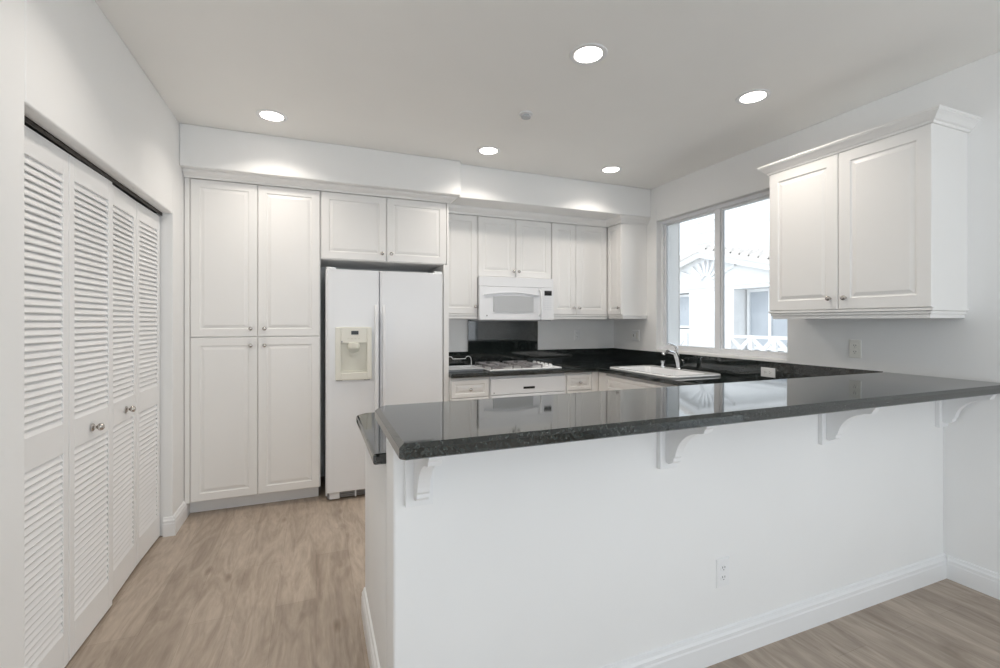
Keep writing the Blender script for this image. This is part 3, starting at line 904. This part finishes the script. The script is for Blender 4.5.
o = o.build('air_gap', 'chrome', loc=(3.005, 3.400, zs), smooth=True)
tag(o, 'small chrome air gap cap on the sink ledge left of the faucet', 'air gap')


# ------------------------------------------------------------------ ceiling fixtures
LAMP_W = 4.25


def downlight(x, y, label):
    t = thing('recessed_light', (x, y, CZ), label, 'ceiling light', 'recessed ceiling lights')
    mb = MB(); n = 32; L = []
    for r_, dz in ((.094, -.0005), (.092, -.004), (.075, -.007), (.069, -.004), (.069, -.0005)):
        L.append([(x + r_ * math.cos(2 * math.pi * i / n), y + r_ * math.sin(2 * math.pi * i / n), CZ + dz) for i in range(n)])
    mb.loft(L, closed=True); mb.build('trim_ring', 'trim', t, smooth=True)
    MB().lathe([(.0688, -.0025), (.0688, -.0005)], (x, y, CZ), 'z', 32).build('diffuser', 'lamp', t)
    d = bpy.data.lights.new('downlight_beam', 'AREA'); d.shape = 'DISK'; d.size = .13
    d.energy = LAMP_W; d.color = (1.0, 0.92, 0.83); d.spread = math.radians(130)
    o = bpy.data.objects.new('downlight_beam', d); COL.objects.link(o)
    o.parent = t; o.location = (0, 0, -.012)


downlight(1.263, 1.960, 'lit recessed ceiling light, largest in view, above the breakfast bar')
downlight(-.265, 1.965, 'lit recessed ceiling light added out of view above the aisle beside the louvered closet doors')  # unseen downlight, added on the ceiling grid to brighten the aisle
downlight(2.410, 1.965, 'lit recessed ceiling light in front of the large right wall cabinet')
downlight(-.265, 3.311, 'lit recessed ceiling light in front of the pantry cabinet')
downlight(1.250, 3.352, 'lit recessed ceiling light in front of the wall cabinet by the refrigerator')
downlight(2.402, 3.367, 'lit recessed ceiling light near the back right corner above the sink side')
t = thing('smoke_detector', (1.253, 2.67, CZ), 'small round white sprinkler cover in the middle of the ceiling', 'sprinkler')
bpy.data.objects['smoke_detector'].name = 'sprinkler_head'; ORG['sprinkler_head'] = ORG['smoke_detector']
MB().lathe([(.045, -.0005), (.043, -.006), (.036, -.008)], (1.253, 2.67, CZ), 'z', 24).build('base_ring', 'trim', t, smooth=True)
MB().lathe([(.018, -.008), (.018, -.018), (.030, -.020), (.030, -.026), (.022, -.029)], (1.253, 2.67, CZ), 'z', 24).build('cap', 'mesh', t, smooth=True)

# ------------------------------------------------------------------ outside the kitchen window
struct(MB().box(XRO, 4.05, -4, 8, 2.78, 2.90).build('trim_4', 'wood_ext'))      # unseen eave, added to shade the sink window reveal
struct(MB().box(3.43, 30, -14, 26, -.2, -.05).build('ground', 'ground'))
HXF = 8.0
t = thing('neighbor_house', (HXF + 2, 7.8, -.05), 'white stucco house with a low tiled gable seen through the window', 'house')
apY, apZ, sl = 7.80, 2.90, .27
yl, yr_ = 11.2, 4.4
def rz(y): return apZ - sl * abs(y - apY)
# front wall with window recesses
mb = MB()
mb.box(HXF + .05, HXF + .60, yr_ + .4, 5.80, -.05, 2.05)
mb.box(HXF + .05, HXF + .60, 7.02, 8.24, -.05, 2.05)
mb.box(HXF + .05, HXF + .60, 9.20, yl - .4, -.05, 2.05)
mb.box(HXF + .05, HXF + .60, 5.80, 7.02, -.05, .75); mb.box(HXF + .05, HXF + .60, 8.24, 9.20, -.05, 1.20)
bmesh.ops.remove_doubles(mb.bm, verts=mb.bm.verts, dist=1e-5)
mb.box(HXF + .62, HXF + 3.5, yr_ + .4, yl - .4, -.05, 2.045)
mb.prism([(yr_ + .4, 2.052), (yl - .4, 2.052), (yl - .4, rz(yl - .4) - .01), (apY, apZ - .02), (yr_ + .4, rz(yr_ + .4) - .01)], 'x', HXF + .05, HXF + .60)
mb.build('wall', 'stucco', t)
MB().box(HXF + .02, HXF + .049, yr_ + .4, yl - .4, 2.13, 2.20).build('beam', 'wood_ext', t)
# barge boards
mb = MB()
mb.prism([(yr_, rz(yr_) - .10), (apY, apZ - .10), (yl, rz(yl) - .10), (yl, rz(yl) + .02), (apY, apZ + .02), (yr_, rz(yr_) + .02)], 'x', HXF - .12, HXF - .06)
mb.build('barge_board', 'wood_ext', t)
# roof slabs with tile rows
mb = MB()
for s_, ye in ((-1, yr_), (1, yl)):
    n = 16
    for i in range(n):
        ya = apY + (ye - apY) * i / n; yb2 = apY + (ye - apY) * (i + 1) / n
        za, zb2 = rz(ya), rz(yb2)
        mb.hexa([(HXF - .16, min(ya, yb2), (zb2 if ya > yb2 else za) + .02), (HXF + 3.6, min(ya, yb2), (zb2 if ya > yb2 else za) + .02),
                 (HXF + 3.6, max(ya, yb2), (za if ya > yb2 else zb2) + .02), (HXF - .16, max(ya, yb2), (za if ya > yb2 else zb2) + .02),
                 (HXF - .16, min(ya, yb2), (zb2 if ya > yb2 else za) + (.13 if s_ < 0 else .10)), (HXF + 3.6, min(ya, yb2), (zb2 if ya > yb2 else za) + (.13 if s_ < 0 else .10)),
                 (HXF + 3.6, max(ya, yb2), (za if ya > yb2 else zb2) + (.10 if s_ < 0 else .13)), (HXF - .16, max(ya, yb2), (za if ya > yb2 else zb2) + (.10 if s_ < 0 else .13))])
        for k in range(9):
            xx = HXF - .14 + k * .42
            mb.lathe([(.10, 0), (.085, abs(yb2 - ya) * .98)], (xx + .1, min(ya, yb2), (za + zb2) / 2 + .10), 'y', 8)
mb.build('roof', 'tile', t)
# sunburst sticks in the gable
for i, a in enumerate((22, 42, 62, 82, 98, 118, 138, 158)):
    a = math.radians(a); c_, s_ = math.cos(a), math.sin(a)
    r0, r1 = .15, min(.95, .50 / (abs(s_) + sl * abs(c_)))
    p = [(apY - .1 + c_ * r0 - s_ * .022, 2.24 + s_ * r0 + c_ * .022), (apY - .1 + c_ * r0 + s_ * .022, 2.24 + s_ * r0 - c_ * .022),
         (apY - .1 + c_ * r1 + s_ * .022, 2.24 + s_ * r1 - c_ * .022), (apY - .1 + c_ * r1 - s_ * .022, 2.24 + s_ * r1 + c_ * .022)]
    MB().prism(p, 'x', HXF - .01, HXF + .045).build('gable_slat', 'wood_ext', t)
# windows
def far_window(x, y0, y1, z0, z1, mull):
    mb = MB(); q = .06
    mb.box(x - .06, x, y0, y1, z0, z0 + q); mb.box(x - .06, x, y0, y1, z1 - q, z1)
    mb.box(x - .06, x, y0, y0 + q, z0 + q, z1 - q); mb.box(x - .06, x, y1 - q, y1, z0 + q, z1 - q)
    if mull: mb.box(x - .06, x, mull - .03, mull + .03, z0 + q, z1 - q)
    f = mb.build('window', 'wood_ext', t)
    MB().box(x - .025, x - .015, y0 + q, y1 - q, z0 + q, z1 - q).build('pane', 'extglass', f)
far_window(HXF + .44, 5.84, 6.98, .80, 2.045, 6.46)
far_window(HXF + .29, 8.26, 9.18, 1.22, 2.03, None)
# balcony rails with crossed bars
def balcony_rail(y0, y1, label):
    r_ = thing('balcony_railing', (HXF - .5, (y0 + y1) / 2, -.05), label, 'railing')
    mb = MB(); x = HXF - .5
    mb.box(x - .03, x + .03, y0, y1, 1.06, 1.115); mb.box(x - .03, x + .03, y0, y1, .60, .66); mb.build('rails', 'wood_ext', r_)
    n = max(1, round((y1 - y0) / .46)); w_ = (y1 - y0) / n
    for i in range(n + 1):
        yy = y0 + i * w_
        MB().box(x - .035, x + .035, yy - .035, yy + .035, -.05, 1.12).build('post', 'wood_ext', r_)
    for i in range(n):
        ya, yb2 = y0 + i * w_ + .035, y0 + (i + 1) * w_ - .035
        for kk, (p, q) in enumerate((((ya, .66), (yb2, 1.06)), ((ya, 1.06), (yb2, .66)))):
            d = Vector((q[0] - p[0], q[1] - p[1])).normalized(); n_ = Vector((-d.y, d.x)) * .034
            MB().prism([(p[0] + n_.x, p[1] + n_.y), (p[0] - n_.x, p[1] - n_.y), (q[0] - n_.x, q[1] - n_.y), (q[0] + n_.x, q[1] + n_.y)], 'x', x - .020 + .004 * kk, x + .016 + .004 * kk).build('cross_bar', 'wood_ext', r_)
    return r_
balcony_rail(4.75, 6.61, 'white railing with crossed bars below the far house window, at right')
balcony_rail(7.75, 8.99, 'white railing with crossed bars at the left edge of the window view')
# taller building behind
t = thing('apartment_building', (17, 12.0, -.05), 'pale taller building with horizontal bands rising behind the tiled gable', 'building')
MB().box(14.0, 20, 5.0, 13.9, -.05, 9.5).build('wall', 'stucco', t)
mb = MB()
for i in range(12): mb.box(13.93, 14.0, 12.6, 13.9, 4.0 + i * .42, 4.14 + i * .42)
mb.build('siding_bands', 'wood_ext', t)

bpy.context.view_layer.update()
